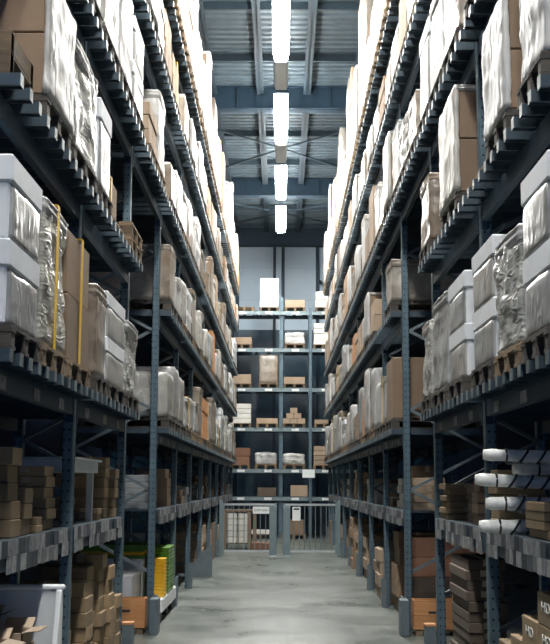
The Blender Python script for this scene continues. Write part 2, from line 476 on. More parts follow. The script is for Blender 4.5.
PM2 = {'tan': pallet_meshes('pallet_wood'), 'dark': pallet_meshes('pallet_aged')}; PALL = PM2['tan'][3]
def pallet_near(tone):
    PD, PB, PT, _ = PM2[tone]
    t = obj('wooden_pallet', None); obj('deck_boards', PD, t)
    for y in (-.35, 0, .35):
        for x in (-.52, 0, .52): obj('block', PB, t, (x, y, 0))
    obj('bottom_boards', PT, t); return t
pal_n = {}
def put_pallet(X, y, z, rz, near, label, sy=1., group='wooden pallets on the racks', tone='tan'):
    if tone == 'dark': label = label.replace('wooden pallet', 'dark wooden pallet', 1)
    if near:
        o = pallet_near(tone) if tone not in pal_n else copy_tree(pal_n[tone]); pal_n.setdefault(tone, o)
    else: o = obj('wooden_pallet', PM2[tone][3])
    o.location = (X, y, z); o.rotation_euler.z = rz; o.scale = (1, sy, 1)
    tag(o, label, 'pallet', group); return o

def lumpy(w, d, h, seed, mat, amp=.02, r=.05, bulge=.015, cuts=9):
    """wrapped block, local: x -d/2..d/2, y -w/2..w/2, z 0..h, soft corners and film wrinkles"""
    bm = bmesh.new(); bmesh.ops.create_cube(bm, size=1)
    bmesh.ops.subdivide_edges(bm, edges=list(bm.edges), cuts=cuts, use_grid_fill=True)
    so = Vector((seed*13.1, seed*7.7, seed*3.3))
    for v in bm.verts:
        p = Vector((v.co.x*d, v.co.y*w, v.co.z*h))
        hx, hy, hz = d/2-r, w/2-r, h/2-r
        q = Vector((max(-hx, min(hx, p.x)), max(-hy, min(hy, p.y)), max(-hz, min(hz, p.z))))
        e = p-q
        if e.length > 1e-6: p = q+e.normalized()*min(e.length, r) if (abs(e.x) > 1e-6)+(abs(e.y) > 1e-6)+(abs(e.z) > 1e-6) > 1 else p
        nrm = e.normalized() if e.length > 1e-6 else Vector((0,0,0))
        k = noise.noise(p*2.2+so)*amp+(abs(noise.noise(Vector((p.x*6+p.z*3, p.y*6+p.z*3, p.z*7-p.y*3))+so))-.2)*amp*1.1
        k -= abs(sin((p.z/h+.5)*pi*2.5))*bulge*.5
        if p.z < -h/2+.03: nrm.z = 0
        p += nrm*k
        v.co = Vector((p.x, p.y, max(0, p.z+h/2)))
    me = bpy.data.meshes.new('wrapped'); bm.to_mesh(me); bm.free(); me.materials.append(M[mat])
    for f in me.polygons: f.use_smooth = True
    return me
def cbox(w, d, h, mat, r=.006, nm='carton', tape=False):
    b = MB(); b.box(-d/2, d/2, -w/2, w/2, 0, h); me = bevel(b.mesh(nm, [M[mat], M['tape']]), r)
    if tape:
        bm = bmesh.new(); bm.from_mesh(me)
        for sgn in (0,):
            c = MB(); c.box(-.03,.03,-w/2-.0015,w/2+.0015,max(h-.10,h*.4),h+.0015)
            m2 = c.mesh('x', M['tape']); bm.from_mesh(m2)
            for f in bm.faces[-6:]: f.material_index = 1
        bm.to_mesh(me); bm.free()
    return me
_c = {}
def cached(key, fn):
    if key not in _c: _c[key] = fn()
    return _c[key]
KIND = {
 'lid':   ('lidded_carton_load','white lidded cartons',     'carton_white','film_grey'),
 'wrap':  ('wrapped_load','white film-wrapped goods',  'film_white', None),
 'crink': ('wrapped_load','crinkly film-wrapped goods','film_crinkle', None),
 'grey':  ('wrapped_load','grey film-wrapped goods',   'film_grey', None),
 'tanw':  ('wrapped_load','wrapped brown cartons',     'film_over_brown', None),
 'bfilm': ('carton_load','film-fronted brown cartons', 'carton_brown', None),
 'brown': ('carton_load','plain brown cartons',       'carton_brown', None),
 'tan':   ('carton_load','light brown cartons',       'carton_tan', None),
 'ochre': ('carton_load','amber-brown slatted cartons','crate_wood', None),
}
def load(side, y0, y1, z0, z1, kind, label, near=False, inset=0., tiers=2, strap=False, depth=1.12, group=None, sd=None):
    X = XL if side == 'left' else XR; rz = 0 if side == 'left' else pi; sg = 1 if side == 'left' else -1
    w = y1-y0; h = z1-z0; yc = (y0+y1)/2; xc = X+sg*(.115-inset-depth/2)
    nm, _, mt, m2 = KIND[kind]
    t = thing(nm, label, 'pallet load', (xc, yc, z0), rz, group)
    sd = sd if sd is not None else random.randrange(5)
    R = lambda v, q=.05: round(round(v/q)*q, 3)
    if kind == 'lid':
        th = h/tiers
        for k in range(tiers):
            zb = k*th
            me = cached(('lb', R(w), R(th)), lambda: cbox(R(w)-.04, depth-.04, R(th)-.01, 'carton_white', .012, 'carton'))
            c = obj('carton', me, t, (0,0,zb)); c.scale = (1, w/R(w), th/R(th))
            me = cached(('lf', R(w), R(th), sd), lambda: lumpy(R(w)-.07, .03, R(th)-.16, sd, 'film_grey', .008, .008, .0))
            c2 = obj('film_panel', me, t, (depth/2-.017,0,zb+.0)); c2.scale = (1, w/R(w), (th-min(.17, th*.33)-.01)/(R(th)-.16))
            lh = min(.17, th*.33)
            me = cached(('ll', R(w), near), lambda: cbox(R(w), depth, .17, 'carton_white', .012, 'lid'))
            c = obj('lid', me, t, (0,0,zb+th-lh)); c.scale = (1, w/R(w), lh/.17*.995)
    elif kind in ('wrap','crink','grey','tanw'):
        amp = {'crink': .028, 'wrap': .014, 'grey': .014, 'tanw': .014}[kind]
        me = cached((kind, R(w), R(h, .1), sd, near), lambda: lumpy(R(w), depth, R(h, .1), sd, mt, amp, .035, .015, 22 if near else 8))
        hh = h
        if near or random.random() < .45:
            # stretch film body with a cap sheet and inner cartons showing at the foot
            c = obj('stretch_wrap', me, t, (0,0,.0)); c.scale = (1, w/R(w), h/R(h, .1)*.97)
            me = cached(('cap', R(w), kind), lambda: lumpy(R(w)+.015, depth+.015, .12, 3, 'film_white' if kind in ('wrap','crink') else mt, .012, .03))
            c = obj('top_sheet', me, t, (0,0,h-.13)); c.scale = (1, w/R(w), 1)
        else:
            c = obj('stretch_wrap', me, t); c.scale = (1, w/R(w), h/R(h, .1))
    else:
        th = h/tiers; 
        for k in range(tiers):
            n = 1 if (near and tiers == 2) else 2
            for j in range(n):
                ww = w/n
                me = cached(('bc', R(ww), R(th), mt), lambda: cbox(R(ww)-.008, depth, R(th)-.006, mt, .008, 'carton', True))
                c = obj('carton', me, t, (0, -w/2+ww*(j+.5), k*th)); c.scale = (1-.02*(k % 2), ww/R(ww), th/R(th))
    if kind == 'bfilm':
        me = cached(('bf', R(w), R(h, .1), sd, near), lambda: lumpy(R(w)+.02, .05, R(h, .1), sd, 'film_white', .014, .02, .01, 18 if near else 8))
        o_ = obj('film_sheet', me, t, (depth/2+.008, 0, 0)); o_.scale = (1, w/R(w), h/R(h, .1)*1.01)
        me = cached(('bt', R(w)), lambda: lumpy(R(w)+.03, depth+.03, .06, 3, 'film_grey', .01, .02))
        obj('top_sheet', me, t, (0, 0, h-.05)).scale = (1, w/R(w), 1)
    if strap:
        b = MB(); o = .013
        for yy in ((0,) if strap == 1 else (-w*.2, w*.2)):
            b.box(-depth/2-o, -depth/2-o+.003, yy-.035, yy+.035, 0, h+.005); b.box(depth/2+o-.003, depth/2+o, yy-.035, yy+.035, 0, h+.005)
            b.box(-depth/2-o, depth/2+o, yy-.035, yy+.035, h+.002, h+.006)
        obj('strap', b.mesh('strap', M['yellow_strap']), t)
    return t

LN = {2:'second',3:'third',4:'fourth',5:'fifth',6:'top'}
def pl(side, lv, where): return 'wooden pallet on the %s rack, %s level, under the %s' % (side, LN[lv], where)
near_specs = [
 # side, level, y0, y1, top, kind, label, opts
 ('left',2,5.76,6.50,3.47,'lid','two tiers of white lidded cartons at the left picture edge, second level',dict(tiers=2)),
 ('left',2,6.55,7.30,3.47,'crink','clear film-wrapped load with yellow strap beside white lidded cartons, left rack',dict(strap=1)),
 ('left',2,7.37,8.22,3.44,'brown','tall brown cartons with yellow strap on the left rack, second level',dict(strap=1)),
 ('left',2,8.48,9.06,3.28,'tanw','grey-brown wrapped cartons between brown cartons and white lidded ones, left rack',dict()),
 ('left',2,9.10,10.12,3.31,'lid','white lidded cartons near the walkway end of left second level',dict(tiers=2)),
 ('left',2,10.24,11.05,3.26,'crink','film-wrapped load at the walkway end of left second level',dict()),
 ('left',3,6.42,7.22,4.80,'bfilm','big brown carton load with white film on aisle side, left third level',dict()),
 ('left',3,7.30,8.32,4.80,'crink','tall crinkly wrapped load on left third level beside white lidded box',dict()),
 ('left',3,8.48,9.06,4.74,'lid','white lidded carton load on left third level, before the strapped brown carton',dict(tiers=1)),
 ('left',3,9.40,10.22,4.45,'brown','brown carton with yellow strap set back on left third level',dict(tiers=1,strap=1,inset=.12,depth=.9)),
 ('left',4,6.70,7.45,6.1,'wrap','white wrapped load nearest the camera on left fourth level',dict()),
 ('left',4,7.52,8.32,6.2,'wrap','second white wrapped load on left fourth level',dict()),
 ('left',4,8.50,9.30,6.2,'wrap','third white wrapped load on left fourth level',dict()),
 ('left',4,9.40,10.2,6.25,'wrap','fourth white wrapped load on left fourth level, before the walkway',dict()),
 ('left',4,10.30,11.05,6.2,'lid','white lidded load at the walkway corner of left fourth level',dict(tiers=2)),
 ('left',4,11.60,12.40,5.80,'tan','light brown carton stack over the walkway on left fourth level',dict(tiers=3)),
 ('left',4,12.45,13.20,6.25,'wrap','white wrapped load over the walkway behind light brown cartons, left fourth level',dict()),
 ('right',2,5.75,6.42,3.50,'lid','tall white lidded cartons at the right picture edge, second level',dict(tiers=2)),
 ('right',2,6.50,7.24,3.30,'crink','crinkly clear-wrapped bulging load beside white cartons, right second level',dict()),
 ('right',2,7.34,8.14,3.40,'lid','white lidded wrapped cartons next past the crinkly load, right second level',dict(tiers=2)),
 ('right',2,8.50,9.32,3.38,'lid','white lidded cartons in the bay before the walkway, right second level',dict(tiers=2)),
 ('right',2,9.42,10.30,3.40,'grey','grey film-wrapped load near the walkway, right second level',dict()),
 ('right',2,10.40,11.05,3.30,'crink','film-wrapped load at the walkway end, right second level',dict()),
 ('right',3,5.73,6.34,4.90,'wrap','huge white wrapped load at the right picture edge, third level',dict()),
 ('right',3,6.66,7.38,4.80,'bfilm','grey-sided white wrapped tall load on right third level',dict()),
 ('right',3,7.86,8.31,4.55,'tanw','small grey wrapped load between two tall ones, right third level',dict(inset=.15,depth=.9)),
 ('right',3,8.64,9.54,4.90,'bfilm','tall film-fronted load with brown front, right third level',dict()),
 ('right',3,10.38,11.07,4.70,'tanw','wrapped load at the walkway end of right third level',dict()),
 ('right',4,7.3,8.1,6.1,'wrap','white wrapped load nearest the camera on right fourth level',dict()),
 ('right',4,8.5,9.3,6.1,'tanw','brown-patched wrapped load on right fourth level',dict()),
 ('right',4,9.4,10.2,6.2,'wrap','third wrapped load in view on right fourth level',dict()),
 ('right',4,10.3,11.0,6.2,'lid','white lidded load on right fourth level before the walkway',dict(tiers=1)),
 ('right',4,11.3,12.05,5.85,'tanw','low wrapped load over the walkway, nearest on right fourth level',dict()),
 ('right',4,12.15,12.95,5.9,'crink','middle wrapped load over the walkway on right fourth level',dict()),
 ('right',4,13.05,13.85,6.1,'wrap','farthest white wrapped load over the walkway, right fourth level',dict()),
]
ni = 0
for (side, lv, a, b_, top, kind, lab, op) in near_specs:
    z = LV[lv]; X = XL if side == 'left' else XR; sg = 1 if side == 'left' else -1
    put_pallet(X+sg*(.14-.575-op.get('inset', 0)*.5), (a+b_)/2, z, 0 if side == 'left' else pi, True,
               ('wooden pallet beneath the '+lab.replace('two tiers of ', '').replace('clear film', 'film').replace(' set back', ''))if len(lab.split()) <= 11 else 'wooden pallet beneath '+' '.join(lab.replace(',', '').split()[:12]), sy=(b_-a)/.82, tone='tan' if lab.startswith(('clear film','tall brown','crinkly clear','light brown carton','white wrapped load over','brown carton with','small grey')) else 'dark')
    load(side, a, b_, z+.133, top, kind, lab, near=True, sd=ni % 5, **op); ni += 1
# pallet-collar crate and white box at the upper left corner
t = thing('pallet_collar_crate', 'low slatted wooden crate at the top left picture edge, left third level', 'crate', (XL-.42, 6.02, 3.90))
for k in range(1):
    b = MB(); z0 = .135+k*.12; z1 = z0+.105
    b.box(-.5,.5,-.27,-.25,z0,z1); b.box(-.5,.5,.25,.27,z0,z1); b.box(-.5,-.48,-.25,.25,z0,z1); b.box(.48,.5,-.25,.25,z0,z1)
    obj('slat_ring', b.mesh('slat_ring', M['pallet_wood']), t)
for sx in (-.5,.5):
    for sy in (-.27,.27):
        b = MB(); b.box(sx*.94-.03,sx*.94+.03,sy*.88-.03,sy*.88+.03,.0,.25); obj('corner_post', b.mesh('corner_post', M['pallet_wood']), t)
b = MB(); b.box(-.5,.5,-.27,.27,.11,.13); b.box(-.5,.5,-.27,-.2,0,.11); b.box(-.5,.5,.2,.27,0,.11); obj('pallet_base', b.mesh('pallet_base', M['pallet_wood']), t)
for k, z in enumerate((3.90, 4.033)):
    put_pallet(XL+.14-.575, 10.66, z, 0, True, ['bare wooden pallet at the walkway end of left third level, the lower','bare wooden pallet at the walkway end of left third level, the upper'][k], sy=.95)

# loads past the walkway
topz = {2: (3.05, 3.55), 3: (4.45, 4.92), 4: (5.8, 6.30), 5: (7.2, 7.52), 6: (8.9, 9.6)}
rr = random.Random(21)
over = {  # (side, level, index) -> (kind, top)
 ('left',3,1): ('tanw', 4.78), ('left',2,1): ('grey', 3.15), ('left',2,2): ('grey', 3.30), ('left',2,3): ('grey', 3.25), ('left',2,4): ('wrap', 3.05), ('left',2,5): ('grey', 3.1),
 ('left',2,6): ('wrap', 3.1), ('left',2,8): ('ochre', 3.3), ('left',2,9): ('ochre', 3.3),
 ('right',2,1): ('brown', 3.33), ('right',3,1): ('tanw', 4.6), ('right',2,2): ('wrap', 3.2), ('right',2,3): ('wrap', 3.2), ('right',2,6): ('ochre', 3.2),
 ('right',3,9): ('ochre', 4.6), ('right',4,11): ('ochre', 6.2),
 ('left',6,2): ('tan', 9.35),
}
for sn, X, rz in SIDES:
    sg = 1 if sn == 'left' else -1
    for lv, z in LV.items():
        cnt = 0
        first_bay = 3 if lv < 5 else 0
        for i in range(first_bay, len(EDGES)-1):
            ya, yb = EDGES[i]+.07, EDGES[i+1]-.07
            if lv == 5 and yb < 10.5: continue
            if lv == 6 and yb < 13: continue
            pit = (yb-ya)/3
            for k in range(3):
                a = ya+pit*k; w = min(pit-.04, rr.uniform(.78, .86)); a += (pit-w)/2+rr.uniform(-.01,.01); b_ = a+w
                past = i >= 3
                if past: cnt += 1
                kind = rr.choices(['wrap','lid','crink','grey','tanw','bfilm','brown','tan','ochre'], [20,10,14,14,16,12,4,6,1] if lv < 4 else [18,8,12,13,18,10,6,12,3])[0]
                top = rr.uniform(*topz[lv]); 
                if lv == 6 and rr.random() < .2: top += .6
                if lv == 6: top = min(top, 10.2)
                key = (sn, lv, cnt) if past else None
                if key in over: kind, top = over[key]
                elif rr.random() < .07: continue
                elif rr.random() < .12: top -= .35
                top = max(top, z+.62)
                where = ('%s load past the walkway' % ORD[cnt]) if past else ('%s load %s' % (['first','middle','last'][k], {0:'in the nearest bay',1:'before the walkway',2:'over the walkway'}[i]))
                near = i <= 3
                out = .04 if lv == 6 else 0
                put_pallet(X+sg*(.14+out-.575), (a+b_)/2, z, rz, near, pl(sn, lv, where), sy=w/.80, tone='tan' if lv == 6 or rr.random() < .2 else 'dark')
                load(sn, a, b_, z+.133, top, kind, '%s, %s rack, %s level, %s' % (KIND[kind][1], sn, LN[lv], where), tiers=rr.choice((1,2,2,3)) if kind != 'lid' else rr.choice((1,2)),
                     strap=1 if rr.random() < .06 else False, inset=-out)

# ------------------------------------------------------------------ loose cartons
def carton(x, y, z, w, d, h, mat, label, group, rz=0, nm='carton', tape=True):
    me = cached(('cc', round(w,2), round(d,2), round(h,3), mat, tape), lambda: cbox(w, d, h-.002, mat, .005, nm, tape))
    return tag(obj(nm, me, None, (x, y, z), rz), label, 'box', group)
def stack(side, y, z, w, d, h, n, mat, sname, xin=.05, jit=.012, group=None, nm='carton', what='brown carton', cat_tape=True, seed=0):
    r = random.Random(seed+int(y*100)); X = XL if side == 'left' else XR; sg = 1 if side == 'left' else -1
    for k in range(n):
        dx, dy = r.uniform(-jit, jit), r.uniform(-jit, jit)
        pos = 'lowest' if k == 0 and n > 1 else ('topmost' if k == n-1 and n > 1 else ORD[k+1]+' up')
        lab = ('%s, %s in the %s' % (what, pos, sname)) if n > 1 else '%s standing alone as the %s' % (what, sname)
        carton(X-sg*(xin+d/2+dx), y+dy, z+k*h, w, d, h, mat, lab, group or sname, 0, 'flat_carton' if h < .1 else nm, cat_tape)
Z1 = 1.432
# left picking shelf, nearest bay
stack('left', 6.30, Z1, .26, .55, .088, 6, 'carton_kraft', 'pile at the left picture edge, low shelf', xin=.14, what='flat brown carton', jit=.02)
stack('left', 6.72, Z1, .24, .34, .105, 5, 'carton_kraft', 'left edge pile beside the flat cartons', xin=.04, what='brown carton', jit=.02)
stack('left', 7.05, Z1, .22, .26, .095, 3, 'carton_kraft', 'short pile in the nearest left bay', xin=.03, what='small brown carton')
stack('left', 7.40, Z1, .16, .30, .05, 2, 'carton_kraft', 'tiny pile before the tall left pile', xin=.02, what='flat brown carton')
stack('left', 7.86, Z1, .30, .28, .072, 6, 'carton_kraft', 'tall pile in the nearest left bay', xin=.05, what='flat brown carton', jit=.02)
# second bay: white panel table, behind it cartons
t = thing('white_display_unit', 'white flat-topped shelf unit standing on the left low shelf', 'shelf unit', (XL-.30, 9.14, Z1))
b = MB(); b.box(-.3,.3,-.60,.60,.49,.51); b.box(-.27,.27,-.57,.57,.40,.49); obj('top_panel', bevel(b.mesh('top_panel', M['carton_white']), .006), t)
b = MB(); b.box(-.26,-.20,-.53,.53,0,.40); obj('back_panel', b.mesh('back_panel', M['carton_grey']), t)
for sy in (-.5,.5):
    b = MB(); b.box(.19,.24,sy-.03,sy+.03,0,.40); obj('leg', b.mesh('leg', M['carton_offwhite']), t)
stack('left', 9.88, Z1, .20, .25, .05, 2, 'carton_kraft', 'low pile behind the white shelf unit', xin=.03, what='flat pale carton')
stack('left', 10.14, Z1, .20, .3, .092, 6, 'carton_kraft', 'middle pile behind the white shelf unit', xin=.16, what='brown carton')
stack('left', 10.45, Z1, .24, .3, .092, 6, 'carton_kraft', 'tallest pile behind the white shelf unit', xin=.06, what='brown carton')
stack('left', 10.80, Z1, .22, .3, .09, 5, 'carton_kraft', 'pile at the left walkway corner, low shelf', xin=.03, what='brown carton')
# white plastic bin on the floor, near left, with opened cartons in it
t = thing('white_bulk_bin', 'large white plastic bulk bin at the lower left corner', 'bin', (XL-.45, 6.72, 0))
b = MB(); W2, D2 = .86, .56
def bin_wall(b, x0, x1, y0, y1, zt): b.box(x0, x1, y0, y1, .12, zt)
bin_wall(b, -D2, -D2+.04, -W2, W2, 1.10); bin_wall(b, -D2, D2, W2-.04, W2, 1.06); bin_wall(b, -D2, D2, -W2, -W2+.04, .60)
b.box(D2-.04, D2, -W2, W2, .12, .58)
b.add([(D2-.04,W2-.22,.58),(D2,W2-.22,.58),(D2,W2,.58),(D2-.04,W2,.58),(D2-.04,W2-.07,1.06),(D2,W2-.07,1.06),(D2,W2,1.06),(D2-.04,W2,1.06)],[(0,3,2,1),(4,5,6,7),(0,1,5,4),(1,2,6,5),(2,3,7,6),(3,0,4,7)])
b.box(-D2, D2, -W2, W2, .12, .17)
obj('bin_body', bevel(b.mesh('bin_body', M['white_plastic']), .012, 2), t)
b = MB(); b.box(-D2-.02, -D2+.06, -W2, W2*.55, 1.10, 1.15); b.box(-D2-.01,D2+.01,W2-.06,W2+.01,1.055,1.09); obj('rim', bevel(b.mesh('rim', M['white_plastic']), .01), t)
for sx in (-.4,.4):
    for sy in (-.7,.7):
        b = MB(); b.box(sx-.07,sx+.07,sy-.07,sy+.07,0,.12); obj('foot', b.mesh('foot', M['white_plastic']), t)
bx = XL-.45
k = 0
def open_carton(x, y, z, w, d, h, label, flap=.5, rz=0.):
    t = thing('opened_carton', label, 'box', (x, y, z), rz, 'opened cartons in the white bin')
    b = MB(); e = .008
    b.box(-d/2,-d/2+e,-w/2,w/2,0,h); b.box(d/2-e,d/2,-w/2,w/2,0,h); b.box(-d/2,d/2,-w/2,-w/2+e,0,h); b.box(-d/2,d/2,w/2-e,w/2,0,h); b.box(-d/2,d/2,-w/2,w/2,0,e)
    obj('carton_body', b.mesh('carton_body', M['carton_tan']), t)
    b = MB(); b.bar((0,w/2,h),(0,w/2+.10,h+.05),d,.006,(0,0,1)); obj('flap', b.mesh('flap', M['carton_tan']), t)
    b = MB(); b.bar((d/2+.005,0,h),(d/2+.03+.12*flap,0,h+.06),.006,w,(0,0,1)); b2 = MB(); b2.add([(d/2,-w/2,h),(d/2,w/2,h),(d/2+.10,w/2,h-.05+flap*.1),(d/2+.10,-w/2,h-.05+flap*.1)],[(0,1,2,3)])
    b2.add([(d/2,-w/2,h+.005),(d/2,w/2,h+.005),(d/2+.10,w/2,h-.045+flap*.1),(d/2+.10,-w/2,h-.045+flap*.1)],[(3,2,1,0)]); obj('flap', b2.mesh('flap', M['carton_tan']), t)
    return t
carton(bx+.08, 6.35, .17, .5, .7, .56, 'carton_kraft', 'brown carton lowest in the white bulk bin, front', 'cartons in the white bin')
carton(bx+.08, 7.02, .17, .6, .7, .60, 'carton_kraft', 'brown carton lowest in the white bulk bin, rear', 'cartons in the white bin')
carton(bx-.28, 6.98, .773, .3, .3, .10, 'carton_kraft', 'small brown carton deepest in the white bulk bin', 'cartons in the white bin')
open_carton(bx+.10, 7.16, .773, .26, .24, .15, 'opened brown carton with raised flap in the white bin, rear', .9)
open_carton(bx+.36, 7.02, .773, .26, .18, .09, 'opened flat brown carton at the aisle side of the white bin', .6)
open_carton(bx+.26, 6.5, .733, .26, .34, .13, 'opened brown carton nearest the camera in the white bin', .3)
# floor piles in the bay before the walkway, left
kk = 0
for (y, xin, n, h, w, d, s) in ((8.78, .10, 8, .125, .34, .36, 'nearest tall floor pile beside the bin, left'),(9.16, .18, 7, .13, .3, .4, 'second floor pile past the bin, left'),
        (9.52, .05, 8, .118, .34, .4, 'third floor pile past the bin, left'),(9.92, .10, 8, .13, .34, .4, 'fourth floor pile past the bin, left'),
        (10.28, .05, 9, .125, .28, .4, 'fifth floor pile past the bin, left'),(10.62, .02, 8, .125, .28, .36, 'sixth floor pile past the bin, left'),(10.93, .0, 6, .118, .24, .3, 'floor pile at the left walkway corner')):
    stack('left', y, 0.0, w, d, h, n, 'carton_kraft', s, xin=xin, jit=.018, what='brown carton')

# ---------------------------- walkway crates and stock beyond (left)
def crate(side, y0, y1, depth, label, hz=.41):
    X = XL if side == 'left' else XR; sg = 1 if side == 'left' else -1
    t = thing('wooden_crate', label, 'crate', (X-sg*(.06+depth/2), (y0+y1)/2, 0)); w = (y1-y0)
    for k in range(2):
        b = MB(); z0 = .055+k*(hz-.055)/2; z1 = z0+(hz-.055)/2-.008
        b.box(-depth/2, depth/2, -w/2, -w/2+.02, z0, z1); b.box(-depth/2, depth/2, w/2-.02, w/2, z0, z1)
        b.box(-depth/2, -depth/2+.02, -w/2+.02, w/2-.02, z0, z1); b.box(depth/2-.02, depth/2, -w/2+.02, w/2-.02, z0, z1)
        obj('side_boards', b.mesh('side_boards', M['crate_wood']), t)
    b = MB(); b.box(-depth/2,depth/2,-w/2,w/2,.05,.07); 
    for sx in (-1,0,1): b.box(sx*(depth/2-.06)-.04, sx*(depth/2-.06)+.04, -w/2, w/2, 0, .05)
    obj('base', b.mesh('base', M['pallet_wood']), t)
    for sx in (-1,1):
        b = MB(); b.box(sx*depth*.28-.05, sx*depth*.28+.05, -w/2-.004, -w/2, hz*.62, hz*.68); obj('hand_hole', b.mesh('hand_hole', M['ink']), t)
    return t
crate('left', 13.58, 13.85, 1.0, 'orange-brown wooden crate at the foot of the left walkway upright')
crate('right', 13.58, 13.85, 1.0, 'orange-brown wooden crate at the foot of the right walkway upright')
for sn, X, sg in (('left', XL, 1), ('right', XR, -1)):
    b = MB(); b.box(-.05,.05,-.2,.07,0,.41); o = obj('corner_guard', bevel(b.mesh('corner_guard', M['guard_grey']), .006), None, (X+sg*.012+sg*.04, 13.69, 0))
    tag(o, 'grey steel corner guard beside the %s wooden crate' % sn, 'post guard')
    b = MB(); b.box(-.05,.05,-.06,.06,0,.41); b.box(-.055,.055,-.065,.065,.40,.42,1); o = obj('corner_guard', b.mesh('corner_guard', [M['guard_grey'], M['crate_wood']]), None, (X+sg*.06, 11.22, 0))
    tag(o, 'grey guard post with tan cap on the camera side of walkway, %s' % sn, 'post guard')
# left bay just past walkway: white bulk box, trays, tubs
t = thing('white_bulk_box', 'tall white box on the floor behind the left wooden crate', 'box', (XL-.74, 14.62, 0))
b = MB(); b.box(-.45,.45,-.45,.45,.1,.62); obj('box_body', bevel(b.mesh('box_body', M['carton_white']), .01), t)
b = MB(); b.box(-.45,.45,-.45,.45,0,.1); obj('plinth', b.mesh('plinth', M['black_plastic']), t)
t = thing('pale_sheet_stack', 'pale grey-green wrapped sheets behind the white box, left walkway', 'sheets', (XL-.68, 15.55, 0))
b = MB(); b.box(-.40,.40,-.4,.4,.13,.76); obj('sheets', bevel(b.mesh('sheets', M['carton_white']), .008), t)
b = MB(); b.box(-.40,.40,-.4,.4,0,.13); obj('plinth', b.mesh('plinth', M['black_plastic']), t)
for k in range(4):
    b = MB(); b.box(-.41,.41,-.40,.40,0,.035); b.box(-.43,.43,-.42,.42,.03,.045)
    o = obj('storage_tray', bevel(b.mesh('storage_tray', M['yellow_plastic' if k == 1 else 'green_plastic']), .004), None, (XL-.68, 15.55, .762+k*.045))
    tag(o, '%s plastic tray, %s on the pale sheets' % ('yellow' if k == 1 else 'green', ['lowest','second up','third up','topmost'][k]), 'tray', 'trays on the pale sheets')
t = thing('white_plinth', 'white low plinth on black feet under the coloured tubs, left floor', 'plinth', (XL-.10, 15.65, 0))
b = MB(); b.box(-.13,.14,-1.0,.88,.12,.30); obj('plinth_body', bevel(b.mesh('plinth_body', M['white_plastic']), .015), t)
for yy in (-.8,0,.7):
    b = MB(); b.box(-.1,.1,yy-.08,yy+.08,0,.12); obj('foot', b.mesh('foot', M['black_plastic']), t)
for k in range(11):
    b = MB(); s = 1-.0*k; b.add([(-.09,-.13,0),(.09,-.13,0),(.09,.13,0),(-.09,.13,0),(-.10,-.145,.04),(.10,-.145,.04),(.10,.145,.04),(-.10,.145,.04)],[(0,3,2,1),(4,5,6,7),(0,1,5,4),(1,2,6,5),(2,3,7,6),(3,0,4,7)])
    me = cached('ytub', lambda: b.mesh('nested_tub', M['yellow_plastic']))
    tag(obj('nested_tub', me, None, (XL-.06, 15.0, .302+k*.044)), 'yellow plastic tub, %s in the nested yellow pile' % ('lowest' if k == 0 else 'topmost' if k == 10 else ORD[k+1]+' up'), 'tub', 'nested yellow tubs')
for c in range(2):
    for k in range(13-c*0):
        b = MB(); b.add([(-.12,-.17,0),(.12,-.17,0),(.12,.17,0),(-.12,.17,0),(-.135,-.19,.042),(.135,-.19,.042),(.135,.19,.042),(-.135,.19,.042)],[(0,3,2,1),(4,5,6,7),(0,1,5,4),(1,2,6,5),(2,3,7,6),(3,0,4,7)])
        me = cached('gtub', lambda: b.mesh('nested_tub', M['green_plastic']))
        tag(obj('nested_tub', me, None, (XL-.09, 15.52+c*.42, .302+k*.046)), 'green plastic tub, %s in the %s green pile' % ('lowest' if k == 0 else 'topmost' if k == 12 else ORD[k+1]+' up', 'nearer' if c == 0 else 'farther'), 'tub', 'nested green tubs')
# right bay just past the walkway: large brown cartons
for k, (z0, z1, mt, nm) in enumerate(((.0,.42,'carton_dark','lowest'),(.42,.62,'carton_dark','second'),(.625,.86,'carton_red','third'),(.862,1.10,'carton_red','topmost'))):
    carton(XR+.08+.55, 14.6, z0, .8, 1.05, z1-z0, mt, 'wide dark brown carton, %s of the pile behind the right crate' % nm, 'wide cartons behind the right crate')
# on low shelf just past the walkway
for k in range(5):
    tag(obj('flat_carton', cached('wf', lambda: cbox(.8, .85, .082, 'carton_grey', .006)), None, (XL-.52, 14.55, Z1+k*.084)), 'pale grey flat carton, %s in the wide pile past the walkway, left' % ['lowest','second up','third up','fourth up','topmost'][k], 'box', 'pale flat cartons past the walkway')

# ---------------------------- right near bay goods
def rug(x0, x1, y, z, rad, label, tilt=0.):
    t = thing('rolled_rug', label, 'rug', (0,0,0), 0, 'rolled rugs on the right shelf')
    b = MB(); n = 14; r = random.Random(int(z*100)); pts = []; rd = []
    for k in range(n+1):
        u = k/n; pts.append((x0+(x1-x0)*u, y, z+tilt*u)); rd.append(rad*(.82 if k in (0, n) else 1+r.uniform(-.06,.06)))
    b.tube(pts, rd, 14); obj('wrapped_roll', b.mesh('wrapped_roll', M['rug_white'], True), t)
    for u in (.20, .36, .52, .68, .85):
        b = MB(); s = .05 if u > .3 else 0.
        a = Vector((x0+(x1-x0)*u, y, z+tilt*u)); ring = []
        pts = [(a.x+s*sin(2*pi*q/12)*.6, a.y+cos(2*pi*q/12)*(rad*1.06), a.z+sin(2*pi*q/12)*(rad*1.06)) for q in range(13)]
        b.tube(pts, .008, 5); obj('black_tie', b.mesh('black_tie', M['black_plastic']), t)
    return t
rug(1.30, 1.95, 7.50, 1.482, .043, 'white wrapped rolled rug with black ties, lowest on right low shelf')
rug(1.34, 1.95, 7.46, 1.63, .043, 'white wrapped rolled rug with black ties, second up on right shelf')
rug(1.28, 1.95, 7.50, 1.785, .041, 'white wrapped rolled rug with black ties, third up on right shelf', -.03)
rug(1.325, 2.05, 7.44, 1.945, .040, 'white wrapped rolled rug with black ties, topmost on right shelf', -.02)
